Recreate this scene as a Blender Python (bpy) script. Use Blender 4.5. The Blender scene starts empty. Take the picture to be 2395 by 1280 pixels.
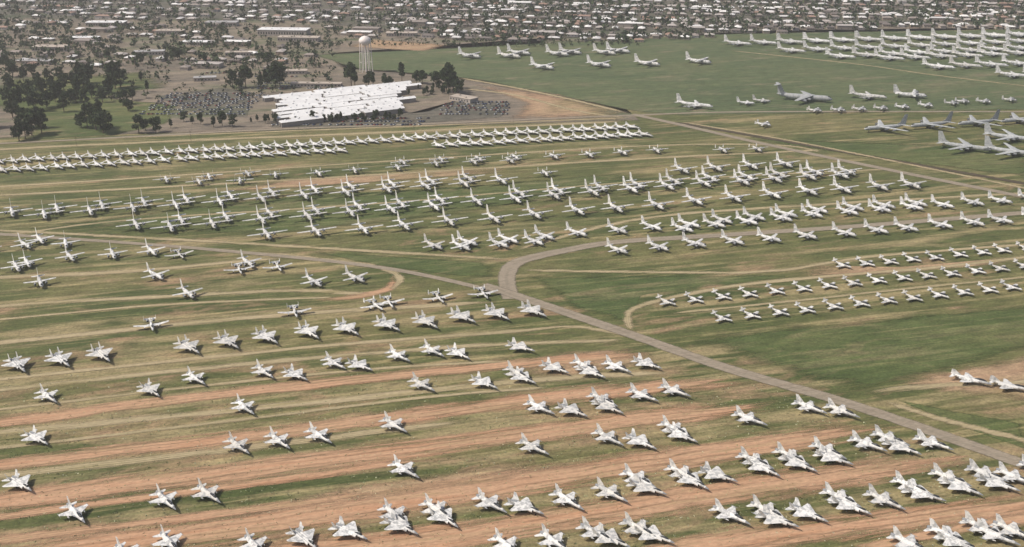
import bpy, math, random
from mathutils import Vector, Matrix
random.seed(7)
R = random.Random(11)
scene = bpy.context.scene
H = 261.0
FPX = 2568.0
PITCH = math.atan(990/FPX)
SP, CP = math.sin(PITCH), math.cos(PITCH)

def G(px, py):
    """survey point (traced position) rectified onto the flat airfield -> metres"""
    v = (py-640)/FPX
    zc = H/(SP+v*CP)
    return ((px-1197.5)/FPX*zc, zc*(CP-v*SP))

# ------------------------------------------------------------------ materials
def new_mat(name, rough=0.8):
    m = bpy.data.materials.new(name); m.use_nodes = True
    nt = m.node_tree
    b = nt.nodes['Principled BSDF']
    b.inputs['Roughness'].default_value = rough
    b.inputs['Specular IOR Level'].default_value = 0.2
    return m, nt, b
def N(nt, t, **kw):
    n = nt.nodes.new(t)
    for k, v in kw.items(): setattr(n, k, v)
    return n
def L(nt, a, b): nt.links.new(a, b)
def ramp(nt, fac, stops, interp='LINEAR'):
    r = N(nt, 'ShaderNodeValToRGB'); r.color_ramp.interpolation = interp
    e = r.color_ramp.elements
    while len(e) < len(stops): e.new(0.5)
    for i, (p, c) in enumerate(stops):
        e[i].position = p
        e[i].color = (c, c, c, 1) if isinstance(c, (int, float)) else (c[0], c[1], c[2], 1)
    L(nt, fac, r.inputs[0]); return r.outputs[0]
def mix(nt, fac, a, b, mode='MIX'):
    m = N(nt, 'ShaderNodeMix', data_type='RGBA', blend_type=mode)
    for s, v in ((0, fac), (6, a), (7, b)):
        if isinstance(v, (int, float)): m.inputs[s].default_value = v
        elif isinstance(v, tuple): m.inputs[s].default_value = (v[0], v[1], v[2], 1)
        else: L(nt, v, m.inputs[s])
    return m.outputs[2]
def math_(nt, op, a, b=None, c=None, clamp=False):
    m = N(nt, 'ShaderNodeMath', operation=op); m.use_clamp = clamp
    for i, v in enumerate((a, b, c)):
        if v is None: continue
        if isinstance(v, (int, float)): m.inputs[i].default_value = v
        else: L(nt, v, m.inputs[i])
    return m.outputs[0]
def coords(nt, scale=(1, 1, 1), rot=math.radians(-14.5)):
    g = N(nt, 'ShaderNodeNewGeometry')
    m1 = N(nt, 'ShaderNodeMapping'); m1.inputs['Rotation'].default_value = (0, 0, rot)
    m2 = N(nt, 'ShaderNodeMapping'); m2.inputs['Scale'].default_value = scale
    L(nt, g.outputs['Position'], m1.inputs[0]); L(nt, m1.outputs[0], m2.inputs[0])
    return m2.outputs[0]
def noise(nt, vec, scale=1, detail=4, rough=0.55, dist=0):
    n = N(nt, 'ShaderNodeTexNoise'); n.inputs['Scale'].default_value = scale
    n.inputs['Detail'].default_value = detail; n.inputs['Roughness'].default_value = rough
    n.inputs['Distortion'].default_value = dist
    if vec: L(nt, vec, n.inputs['Vector'])
    return n.outputs['Fac']

def grass_material(name, greens, straw, dirt, straw_lo, straw_hi, near_dry=False):
    m, nt, b = new_mat(name, 0.95)
    n1 = noise(nt, coords(nt, (.006, .013, .01)), 1, 4, .65)
    c = ramp(nt, n1, [(.38, greens[0]), (.5, greens[1]), (.62, greens[2])])
    n2 = noise(nt, coords(nt, (.007, .055, .05)), 1, 5, .65, .3)
    n3 = noise(nt, coords(nt, (.009, .24, .3)), 1, 4, .7, .3)
    n5 = noise(nt, coords(nt, (.014, .045, .03)), 1, 5, .65, .5)
    f = n2; f5 = n5
    if near_dry:
        g = N(nt, 'ShaderNodeNewGeometry'); s = N(nt, 'ShaderNodeSeparateXYZ'); L(nt, g.outputs['Position'], s.inputs[0])
        mr = N(nt, 'ShaderNodeMapRange'); L(nt, s.outputs[1], mr.inputs[0])
        mr.inputs[1].default_value = 760; mr.inputs[2].default_value = 420
        mr.inputs[3].default_value = -.015; mr.inputs[4].default_value = .05
        f = math_(nt, 'ADD', n2, mr.outputs[0]); f5 = math_(nt, 'ADD', n5, mr.outputs[0])
    sf = ramp(nt, f, [(straw_lo, 0), (straw_hi, .9)])
    c = mix(nt, sf, c, straw)
    c = mix(nt, ramp(nt, f5, [(.56, 0), (.68, .85)]), c, dirt)
    c = mix(nt, ramp(nt, n3, [(.54, 0), (.68, .6)]), c, (straw[0]*1.25, straw[1]*1.25, straw[2]*1.2))
    c = mix(nt, ramp(nt, n3, [(.3, .6), (.44, 0)]), c, greens[0])
    n4 = noise(nt, coords(nt, (.6, .6, .6)), 1, 4, .8)
    c = mix(nt, 1.0, c, ramp(nt, n4, [(.25, .48), (.75, 1.5)]), 'MULTIPLY')
    n6 = noise(nt, coords(nt, (.07, .16, .1)), 1, 4, .75)
    c = mix(nt, 1.0, c, ramp(nt, n6, [(.3, .65), (.7, 1.32)]), 'MULTIPLY')
    L(nt, c, b.inputs['Base Color'])
    bp = N(nt, 'ShaderNodeBump'); bp.inputs['Strength'].default_value = .5; bp.inputs['Distance'].default_value = .4
    L(nt, n4, bp.inputs['Height']); L(nt, bp.outputs[0], b.inputs['Normal'])
    return m, nt, b, c

def add_edge_alpha(m, nt, b, soft=.5, nz=.9, nscale=.12):
    at = N(nt, 'ShaderNodeAttribute', attribute_name='edge')
    n = noise(nt, coords(nt, (nscale*.35, nscale*1.5, nscale)), 1, 5, .7)
    a = math_(nt, 'ADD', at.outputs['Fac'], math_(nt, 'MULTIPLY', math_(nt, 'SUBTRACT', n, .5), nz))
    mr = N(nt, 'ShaderNodeMapRange', interpolation_type='SMOOTHSTEP'); L(nt, a, mr.inputs[0])
    mr.inputs[1].default_value = .05; mr.inputs[2].default_value = .05+soft
    e2 = math_(nt, 'MULTIPLY', at.outputs['Fac'], 8, clamp=True)
    L(nt, math_(nt, 'MULTIPLY', mr.outputs[0], e2), b.inputs['Alpha'])
    return at

GREENS = [(.066, .084, .027), (.098, .108, .038), (.145, .135, .055)]
STRAW = (.285, .23, .12); DIRT = (.3, .2, .118)
m_ground = grass_material('airfield_ground', GREENS, STRAW, DIRT, .505, .625, True)[0]
mm = grass_material('green_grass', [(.062, .088, .028), (.08, .104, .034), (.115, .125, .047)], (.18, .165, .08), (.21, .175, .09), .56, .7)
m_green = mm[0]; add_edge_alpha(mm[0], mm[1], mm[2], .6, 1.3, .06)
mm = grass_material('field_grass', [(.074, .1, .044), (.088, .114, .05), (.108, .122, .057)], (.165, .16, .088), (.2, .17, .105), .58, .76)
m_field = mm[0]; add_edge_alpha(mm[0], mm[1], mm[2], .3, .4, .03)
mm = grass_material('bare_lot_ground', [(.14, .12, .092), (.19, .157, .118), (.1, .112, .06)], (.25, .2, .148), (.24, .182, .132), .5, .65)
m_lot = mm[0]; add_edge_alpha(mm[0], mm[1], mm[2], .35, .6, .03)
mm = grass_material('suburb_ground', [(.085, .085, .065), (.115, .105, .08), (.07, .08, .045)], (.18, .155, .125), (.16, .13, .1), .55, .7)
m_sub = mm[0]; add_edge_alpha(mm[0], mm[1], mm[2], .35, .6, .03)
mm = grass_material('bare_dirt', [(.34, .215, .13), (.37, .25, .155), (.23, .18, .09)], (.36, .27, .155), (.33, .2, .115), .5, .65)
m_bare = mm[0]; add_edge_alpha(mm[0], mm[1], mm[2], .8, 1.6, .1)

def strip_material(name, c1, c2, c3, rutcol, soft=.5, nz=1.0, rut=.6, amax=1.0, freq=3.0):
    m, nt, b = new_mat(name, .95)
    n1 = noise(nt, coords(nt, (.012, .2, .1)), 1, 5, .7, .3)
    c = ramp(nt, n1, [(.35, c1), (.5, c2), (.66, c3)])
    uv = N(nt, 'ShaderNodeAttribute', attribute_name='across')
    wob = noise(nt, coords(nt, (.03, .03, .03)), 1, 2)
    s = math_(nt, 'SINE', math_(nt, 'MULTIPLY', math_(nt, 'ADD', uv.outputs['Fac'], math_(nt, 'MULTIPLY', wob, .5)), freq*math.pi*2))
    nb = noise(nt, coords(nt, (.008, .1, .1)), 1, 3)
    rf = math_(nt, 'MULTIPLY', ramp(nt, s, [(.3, 0), (.95, 1)]), math_(nt, 'MULTIPLY', ramp(nt, nb, [(.4, 0), (.6, 1)]), rut))
    c = mix(nt, rf, c, rutcol)
    n4 = noise(nt, coords(nt, (.3, .8, .6)), 1, 4, .8)
    c = mix(nt, 1.0, c, ramp(nt, n4, [(.25, .66), (.75, 1.32)]), 'MULTIPLY')
    L(nt, c, b.inputs['Base Color'])
    at = N(nt, 'ShaderNodeAttribute', attribute_name='edge')
    n = noise(nt, coords(nt, (.025, .25, .1)), 1, 6, .75)
    a = math_(nt, 'ADD', at.outputs['Fac'], math_(nt, 'MULTIPLY', math_(nt, 'SUBTRACT', n, .5), nz))
    mr = N(nt, 'ShaderNodeMapRange', interpolation_type='SMOOTHSTEP'); L(nt, a, mr.inputs[0])
    mr.inputs[1].default_value = .1; mr.inputs[2].default_value = .1+soft; mr.inputs[4].default_value = amax
    L(nt, math_(nt, 'MULTIPLY', mr.outputs[0], math_(nt, 'MULTIPLY', at.outputs['Fac'], 4, clamp=True)), b.inputs['Alpha'])
    return m
m_dirt = strip_material('dirt_track', (.42, .235, .135), (.46, .285, .175), (.34, .235, .13), (.24, .15, .085), .7, 2.4, .8)
m_sand = strip_material('sandy_track', (.38, .3, .175), (.43, .35, .215), (.32, .265, .135), (.15, .14, .06), .7, 2.0, .8, .9)
m_road = strip_material('road_surface', (.25, .205, .15), (.285, .24, .18), (.23, .195, .14), (.18, .15, .11), .3, .5, .5, 1, 1.0)
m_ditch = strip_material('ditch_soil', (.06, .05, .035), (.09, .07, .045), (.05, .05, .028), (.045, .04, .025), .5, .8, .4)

def paint_material(name, base, dark, tan, lo=.8):
    m, nt, b = new_mat(name, .55)
    oi = N(nt, 'ShaderNodeObjectInfo')
    tc = N(nt, 'ShaderNodeTexCoord')
    off = N(nt, 'ShaderNodeVectorMath', operation='ADD'); L(nt, tc.outputs['Object'], off.inputs[0])
    cb = N(nt, 'ShaderNodeCombineXYZ'); L(nt, math_(nt, 'MULTIPLY', oi.outputs['Random'], 90), cb.inputs[0]); L(nt, cb.outputs[0], off.inputs[1])
    rv = math_(nt, 'FRACT', math_(nt, 'MULTIPLY', oi.outputs['Random'], 37.7))
    base2 = mix(nt, ramp(nt, rv, [(.55, 0), (1, .8)]), base, tan)
    n = noise(nt, off.outputs[0], .45, 4, .6)
    c = mix(nt, ramp(nt, n, [(.47, 0), (.56, .85)]), base2, dark)
    n2 = noise(nt, off.outputs[0], 3, 3, .6)
    c = mix(nt, 1.0, c, ramp(nt, n2, [(.3, .8), (.7, 1.06)]), 'MULTIPLY')
    c = mix(nt, 1.0, c, ramp(nt, oi.outputs['Random'], [(0, lo), (1, 1.0)]), 'MULTIPLY')
    L(nt, c, b.inputs['Base Color'])
    return m
m_white = paint_material('weathered_white_paint', (.76, .75, .72), (.4, .405, .4), (.66, .63, .57), .84)
m_grey = paint_material('light_grey_paint', (.5, .51, .5), (.36, .38, .38), (.48, .47, .45), .85)
def flat(name, col, rough=.6, var=.25, sc=1.5):
    m, nt, b = new_mat(name, rough)
    tc = N(nt, 'ShaderNodeTexCoord')
    n = noise(nt, tc.outputs['Object'], sc, 4, .6)
    c = mix(nt, 1.0, col, ramp(nt, n, [(.3, 1-var), (.7, 1+var)]), 'MULTIPLY')
    L(nt, c, b.inputs['Base Color']); return m
m_glass = flat('canopy_glass', (.03, .035, .04), .2)
m_dark = flat('dark_metal', (.05, .05, .05), .6)
m_tyre = flat('tyre_rubber', (.025, .025, .025), .9)
m_stain = flat('grey_panel', (.24, .25, .26), .6)

# ------------------------------------------------------------------ mesh builder
class MB:
    def __init__(s): s.v = []; s.f = []; s.m = []; s.sm = []
    def add(s, vs, fs, mat=0, smooth=False):
        o = len(s.v); s.v += [tuple(p) for p in vs]
        for f in fs:
            s.f.append(tuple(i+o for i in f)); s.m.append(mat); s.sm.append(smooth)
    def loft(s, secs, mat=0, n=12, axis='x'):
        vs = []
        for (x, y, z, ry, rz) in secs:
            for k in range(n):
                a = 2*math.pi*k/n
                p = (x, y+ry*math.cos(a), z+rz*math.sin(a))
                if axis == 'z': p = (y+ry*math.cos(a), z+rz*math.sin(a), x)
                vs.append(p)
        fs = []
        for i in range(len(secs)-1):
            for k in range(n):
                fs.append((i*n+k, i*n+(k+1) % n, (i+1)*n+(k+1) % n, (i+1)*n+k))
        s.add(vs, fs, mat, True)
        s.add(vs[:n], [tuple(range(n))], mat); s.add(vs[-n:], [tuple(range(n))], mat)
    def slab(s, a, b, c, d, t1, t2, up=(0, 0, 1), mat=0):
        """a root LE, b tip LE, c tip TE, d root TE"""
        up = Vector(up); a, b, c, d = map(Vector, (a, b, c, d))
        def sec(le, te, t):
            q = le.lerp(te, .3); r = le.lerp(te, .7)
            return [le, q+up*t/2, r+up*t*.35, te, r-up*t*.35, q-up*t/2]
        vs = sec(a, d, t1)+sec(b, c, t2)
        fs = [(k, (k+1) % 6, 6+(k+1) % 6, 6+k) for k in range(6)]+[(0, 1, 2, 3, 4, 5), (6, 7, 8, 9, 10, 11)]
        s.add(vs, fs, mat)
    def wing(s, a, b, c, d, t1, t2, mat=0):
        s.slab(a, b, c, d, t1, t2, mat=mat)
        fl = lambda p: (p[0], -p[1], p[2])
        s.slab(fl(a), fl(b), fl(c), fl(d), t1, t2, mat=mat)
    def box(s, c, d, mat=0):
        x, y, z = c; a, b, e = d[0]/2, d[1]/2, d[2]/2
        vs = [(x+i*a, y+j*b, z+k*e) for i in (-1, 1) for j in (-1, 1) for k in (-1, 1)]
        s.add(vs, [(0, 1, 3, 2), (4, 6, 7, 5), (0, 4, 5, 1), (2, 3, 7, 6), (0, 2, 6, 4), (1, 5, 7, 3)], mat)
    def wheel(s, x, y, r, w, top):
        vs = []; n = 10
        for sy in (-1, 1):
            for k in range(n):
                a = 2*math.pi*k/n; vs.append((x+r*math.cos(a), y+sy*w/2, r+r*math.sin(a)))
        s.add(vs, [(k, (k+1) % n, n+(k+1) % n, n+k) for k in range(n)]+[tuple(range(n)), tuple(range(n, 2*n))], 3)
        s.box((x, y, (r+top)/2), (.16, .16, top-r), 2)
    def mesh(s, name, mats, scale=1.0):
        me = bpy.data.meshes.new(name)
        me.from_pydata([(x*scale, y*scale, z*scale) for x, y, z in s.v], [], s.f)
        for m in mats: me.materials.append(m)
        me.polygons.foreach_set('material_index', s.m)
        me.polygons.foreach_set('use_smooth', s.sm)
        me.update(); return me
AM = [m_white, m_glass, m_dark, m_tyre, m_stain]
AG = [m_grey, m_glass, m_dark, m_tyre, m_stain]

def fighter():
    b = MB(); z = 1.9
    b.loft([(7.5, 0, z-.05, .05, .05), (6.6, 0, z, .3, .3), (5.6, 0, z+.03, .46, .46)], 4)
    b.loft([(5.6, 0, z+.03, .46, .46), (5, 0, z+.05, .55, .55), (3, 0, z, .75, .75), (0, 0, z, 1.0, .82), (-3.5, 0, z, 1.0, .78), (-5.6, 0, z, .73, .67)])
    b.loft([(-5.6, 0, z, .73, .67), (-7.2, 0, z, .5, .5)], 4)
    b.loft([(-7.15, 0, z, .42, .42), (-7.35, 0, z, .36, .36)], 2)
    b.loft([(4.9, 0, 2.35, .08, .06), (4.1, 0, 2.6, .38, .42), (2.9, 0, 2.72, .42, .5), (1.2, 0, 2.62, .3, .28)], 1, 10)
    b.loft([(1.4, 0, 2.55, .3, .3), (-2.5, 0, 2.6, .35, .25), (-6.2, 0, 2.3, .2, .2)], 0, 8)
    b.loft([(2.7, 0, 1.1, .55, .35), (1, 0, 1.15, .6, .4), (-3, 0, 1.4, .6, .4)], 4, 10)
    b.loft([(2.76, 0, 1.1, .45, .27), (2.72, 0, 1.1, .47, .29)], 2, 10)
    b.wing((4.0, .5, z), (1.0, 1.5, z), (.0, 1.5, z), (0, .5, z), .12, .1, 4)
    b.wing((1.4, .8, z), (-1.9, 4.8, z), (-3.0, 4.8, z), (-3.1, .8, z), .28, .1)
    b.wing((-4.6, .6, z-.05), (-6.5, 2.9, z-.2), (-7.3, 2.9, z-.2), (-6.9, .6, z-.05), .14, .06)
    b.slab((-2.6, 0, 2.5), (-5.7, 0, 5.3), (-7.0, 0, 5.3), (-6.4, 0, 2.5), .22, .1, (0, 1, 0))
    for s in (-1, 1):
        b.loft([(-.9, s*4.85, z, .03, .03), (-1.2, s*4.85, z, .09, .09), (-3.6, s*4.85, z, .09, .09)], 4, 6)
        b.loft([(.8, s*2.6, 1.45, .05, .05), (-.2, s*2.6, 1.45, .3, .3), (-2.2, s*2.6, 1.45, .3, .3), (-3.6, s*2.6, 1.45, .05, .05)], 0, 8)
        b.wheel(-1, s*1.1, .35, .25, 1.4)
    b.wheel(3, 0, .25, .2, 1.2)
    return b
def twin_fighter(k=1.0, cant=0):
    b = MB(); z = 2.3
    b.loft([(9.6, 0, z-.1, .05, .05), (8.4, 0, z, .4, .4), (7.6, 0, z+.04, .51, .52)], 4)
    b.loft([(7.6, 0, z+.04, .51, .52), (6.4, 0, z+.1, .65, .7), (4, 0, z+.1, .8, .85), (0, 0, z+.1, .8, .6), (-4, 0, z, .6, .45), (-8, 0, z, .3, .3)])
    b.loft([(7, 0, 2.8, .08, .06), (6, 0, 3.15, .42, .5), (4.4, 0, 3.25, .45, .5), (2.4, 0, 2.95, .25, .2)], 1, 10)
    for s in (-1, 1):
        b.loft([(4.2, s*1.15, z-.05, .5, .65), (1, s*1.15, z, .65, .65), (-5, s*1.05, z, .7, .6)], 0, 10)
        b.loft([(-5, s*1.05, z, .7, .6), (-8.6, s*.95, z, .5, .5)], 4, 10)
        b.loft([(4.27, s*1.15, z-.05, .42, .55), (4.22, s*1.15, z-.05, .44, .57)], 2, 10)
        b.loft([(-8.6, s*.95, z, .42, .42), (-8.9, s*.95, z, .36, .36)], 2, 8)
        b.slab((-4.6, s*1.8, z+.4), (-7.0, s*(1.85+cant), z+3.3), (-8.3, s*(1.85+cant), z+3.3), (-8.1, s*1.8, z+.4), .2, .1, (0, 1, 0))
        b.wheel(-1.4, s*1.4, .45, .3, 1.8)
    b.wing((2.8, 1.5, z+.3), (-3.0, 6.5, z+.15), (-4.2, 6.5, z+.15), (-4.6, 1.5, z+.3), .3, .1)
    b.wing((-5.4, 1.6, z), (-8.0, 4.2, z), (-9.2, 4.2, z), (-8.9, 1.6, z), .16, .08)
    b.wheel(5, 0, .3, .22, 1.6)
    return b
def naval_fighter():   # bent-tail two-seat fighter
    b = MB(); z = 2.1
    b.loft([(9.4, 0, z-.3, .05, .05), (8.2, 0, z-.2, .4, .4), (7.2, 0, z-.1, .55, .6)], 4)
    b.loft([(7.2, 0, z-.1, .55, .6), (6, 0, z, .7, .8), (2, 0, z, 1.3, .8), (-3, 0, z, 1.35, .8), (-6, 0, z+.2, .7, .6), (-9.2, 0, z+.7, .15, .3)])
    b.loft([(6.8, 0, 2.75, .1, .08), (5.8, 0, 3.05, .4, .45), (3.2, 0, 3.15, .42, .45), (1.5, 0, 2.9, .25, .2)], 1, 10)
    for s in (-1, 1):
        b.loft([(3.6, s*1.25, z, .3, .6), (0, s*1.35, z-.1, .5, .6), (-5.2, s*.9, z-.3, .45, .45)], 0, 8)
        b.loft([(-5.2, s*.9, z-.3, .42, .42), (-5.7, s*.9, z-.3, .36, .36)], 2, 8)
        b.loft([(3.66, s*1.25, z, .24, .5), (3.62, s*1.25, z, .25, .52)], 2, 8)
        b.slab((-6.4, s*.4, z+.6), (-8.3, s*2.7, z-.1), (-9.3, s*2.7, z-.1), (-8.6, s*.4, z+.6), .15, .08)
        b.wheel(-1, s*2.2, .4, .25, 1.5)
    b.wing((2.2, 1.2, z-.4), (-2.6, 5.8, z+.1), (-4.0, 5.8, z+.1), (-3.6, 1.2, z-.4), .3, .1)
    b.slab((-4.4, 0, z+.8), (-7.6, 0, z+3.0), (-9, 0, z+3.0), (-9.2, 0, z+.8), .2, .1, (0, 1, 0))
    b.wheel(5.5, 0, .3, .2, 1.5)
    return b
def attack():
    b = MB(); z = 2.2
    b.loft([(8, 0, z-.2, .15, .15), (7.2, 0, z-.1, .5, .5), (5, 0, z, .65, .75), (0, 0, z, .7, .75), (-4, 0, z+.1, .5, .5), (-7.8, 0, z+.3, .2, .25)])
    b.loft([(6.2, 0, 2.7, .1, .08), (5.2, 0, 3.05, .42, .45), (3.8, 0, 3.05, .35, .35), (3, 0, 2.8, .2, .15)], 1, 10)
    b.wing((1.6, .5, z-.5), (1.2, 3.5, z-.5), (-1.4, 3.5, z-.5), (-1.6, .5, z-.5), .4, .36)
    b.wing((1.2, 3.5, z-.5), (.4, 8.7, z+.2), (-1.2, 8.7, z+.2), (-1.4, 3.5, z-.5), .36, .18)
    b.wing((-5.9, .3, z+.4), (-6.0, 2.9, z+.4), (-7.5, 2.9, z+.4), (-7.5, .3, z+.4), .2, .18)
    for s in (-1, 1):
        b.slab((-5.6, s*2.95, z-.3), (-6.2, s*2.95, z+2.1), (-7.4, s*2.95, z+2.1), (-7.8, s*2.95, z-.3), .16, .1, (0, 1, 0))
        b.loft([(-1.6, s*1.5, z+1.1, .6, .6), (-2.4, s*1.5, z+1.1, .72, .72), (-4, s*1.5, z+1.1, .6, .6), (-5, s*1.5, z+1.1, .4, .4)], 4, 10)
        b.loft([(-1.54, s*1.5, z+1.1, .5, .5), (-1.58, s*1.5, z+1.1, .52, .52)], 2, 10)
        b.slab((-2.2, s*.5, z+.5), (-2.2, s*1.2, z+1), (-4.2, s*1.2, z+1), (-4.2, s*.5, z+.5), .15, .15)
        b.loft([(2.2, s*3.4, z-.7, .1, .1), (1.2, s*3.4, z-.75, .3, .3), (-1.5, s*3.4, z-.7, .2, .2)], 0, 8)
        b.wheel(0, s*3.4, .45, .3, 1.5)
    b.wheel(5.4, .2, .35, .22, 1.7)
    return b
def trainer():
    b = MB(); z = 1.4
    b.loft([(5.2, 0, z-.1, .1, .1), (4.6, 0, z-.05, .45, .4), (3, 0, z, .7, .6), (0, 0, z, .85, .6), (-3, 0, z+.15, .4, .4), (-5.6, 0, z+.35, .12, .18)])
    b.loft([(3.9, 0, 1.8, .2, .08), (2.9, 0, 2.15, .6, .42), (1.3, 0, 2.15, .6, .42), (.2, 0, 1.9, .35, .15)], 1, 10)
    b.wing((1.5, .7, z-.3), (.7, 5.2, z-.05), (-.6, 5.2, z-.05), (-.9, .7, z-.3), .3, .14)
    b.wing((-4.1, .1, z+1.1), (-4.4, 2.2, z+1.1), (-5.3, 2.2, z+1.1), (-5.4, .1, z+1.1), .14, .08)
    b.slab((-3.3, 0, z+.3), (-4.9, 0, z+2.2), (-5.9, 0, z+2.2), (-5.6, 0, z+.3), .18, .1, (0, 1, 0))
    for s in (-1, 1):
        b.loft([(1.9, s*.95, z-.15, .28, .3), (-2, s*.85, z-.1, .3, .3)], 0, 8)
        b.loft([(1.95, s*.95, z-.15, .22, .24), (1.91, s*.95, z-.15, .23, .25)], 2, 8)
        b.wheel(-.3, s*2.1, .25, .18, 1.1)
    b.wheel(3.8, 0, .2, .15, 1.0)
    return b
def liner(Lh, r, span, wz, sweep, croot, ctip, engs, prop, finh, ttail=False, stab=None, zc=None, droop=0, midwing_x=0.08):
    b = MB(); z = zc or r*1.75; h = Lh/2
    b.loft([(h, 0, z-r*.3, .1*r, .1*r), (h*.97, 0, z-r*.2, .45*r, .42*r), (h*.9, 0, z-r*.05, .8*r, .8*r), (h*.78, 0, z, r, r), (0, 0, z, r, r), (-h*.45, 0, z+.02*r, r, r),
            (-h*.72, 0, z+r*.25, .68*r, .7*r), (-h*.9, 0, z+r*.5, .32*r, .4*r), (-h, 0, z+r*.62, .08*r, .15*r)], 0, 14)
    b.loft([(h*.955, 0, z+r*.22, .3*r, .12*r), (h*.9, 0, z+r*.5, .55*r, .28*r), (h*.84, 0, z+r*.62, .55*r, .3*r)], 1, 10)
    w = z+wz*r; x0 = Lh*midwing_x; hs = span/2; sw = math.tan(math.radians(sweep))
    tipz = w+droop
    b.wing((x0+croot/2, r*.4, w), (x0+croot/2-sw*hs, hs, tipz), (x0+croot/2-sw*hs-ctip, hs, tipz), (x0-croot/2, r*.4, w), croot*.13, ctip*.1)
    if abs(wz) > .5:
        b.loft([(x0+croot*.7, 0, w-.1, r*.3, r*.1), (x0+croot*.4, 0, w, r*.6, r*.28), (x0-croot*.5, 0, w, r*.6, r*.28), (x0-croot*.9, 0, w-.1, r*.2, r*.1)], 0, 10)
    for (ey, er, el) in engs:
        t = ey/hs; lx = x0+croot/2-sw*ey; wzz = w+droop*t
        for s in (-1, 1):
            if prop:
                c = lx+el*.5
                b.loft([(c, s*ey, wzz, er*.35, er*.35), (c-.3, s*ey, wzz, er*.8, er*.8), (c-el*.5, s*ey, wzz-.1, er, er*1.1), (c-el*.95, s*ey, wzz, er*.6, er*.5), (c-el*1.2, s*ey, wzz, er*.1, er*.1)], 4, 10)
                b.loft([(c+.5, s*ey, wzz, .03, .03), (c+.1, s*ey, wzz, .28, .28), (c-.05, s*ey, wzz, .3, .3)], 2, 8)
                for q in range(4):
                    a = math.radians(45+90*q); dy, dz = math.cos(a), math.sin(a); l = er*2.6
                    b.slab((c+.15, s*ey+dy*.2-dz*.15, wzz+dz*.2+dy*.15), (c+.15, s*ey+dy*l-dz*.13, wzz+dz*l+dy*.13), (c, s*ey+dy*l+dz*.13, wzz+dz*l-dy*.13), (c, s*ey+dy*.2+dz*.15, wzz+dz*.2-dy*.15), .07, .04, (1, 0, 0), 2)
            else:
                c = lx+el*.55; ez = wzz-er*1.35
                b.loft([(c, s*ey, ez, er*.85, er*.85), (c-el*.2, s*ey, ez, er, er), (c-el*.7, s*ey, ez, er*.8, er*.8), (c-el, s*ey, ez, er*.45, er*.45)], 4, 12)
                b.loft([(c+.06, s*ey, ez, er*.7, er*.7), (c+.02, s*ey, ez, er*.74, er*.74)], 2, 12)
                b.slab((c-el*.3, s*ey, ez+er*.8), (c-el*.55, s*ey, wzz), (c-el*1.1, s*ey, wzz), (c-el*.9, s*ey, ez+er*.5), .25, .25, (0, 1, 0))
    fz = z+r*.6; fc = finh*.62
    b.slab((-h*.68, 0, fz), (-h*.68-finh*.55, 0, fz+finh), (-h*.68-finh*.55-fc*.55, 0, fz+finh), (-h*.68-fc*1.25, 0, fz), r*.22, r*.12, (0, 1, 0))
    b.slab((-h*.52, 0, z+r*.7), (-h*.7, 0, fz+finh*.22), (-h*.75, 0, fz+finh*.22), (-h*.8, 0, z+r*.6), r*.12, r*.1, (0, 1, 0))
    ss = stab or span*.34; sz = fz+finh*.97 if ttail else z+r*.65
    sx = -h*.68-finh*.5 if ttail else -h*.74
    b.wing((sx, .05, sz), (sx-ss/2*max(sw, .25), ss/2, sz+.1), (sx-ss/2*max(sw, .25)-fc*.4, ss/2, sz+.1), (sx-fc*.85, .05, sz), r*.16, r*.08)
    wr = max(.35, r*.28)
    for s in (-1, 1):
        b.wheel(x0-croot*.15, s*(r*.9 if wz > .3 else hs*.18), wr, wr*.7, z-r*.4); b.wheel(x0-croot*.15-2.3*wr, s*(r*.9 if wz > .3 else hs*.18), wr, wr*.7, z-r*.4)
    b.wheel(h*.76, 0, wr*.75, wr*.6, z-r*.6)
    return b
def twin_boom():
    b = liner(14, 1.15, 20, .9, 3, 2.2, 1.3, [(3.6, .75, 5)], True, 1.2, stab=7.5, zc=2.3)
    for s in (-1, 1):
        b.slab((-5.4, s*3.6, 2.6), (-5.8, s*3.6, 5.3), (-7, s*3.6, 5.3), (-7.2, s*3.6, 2.6), .15, .1, (0, 1, 0))
    return b
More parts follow.
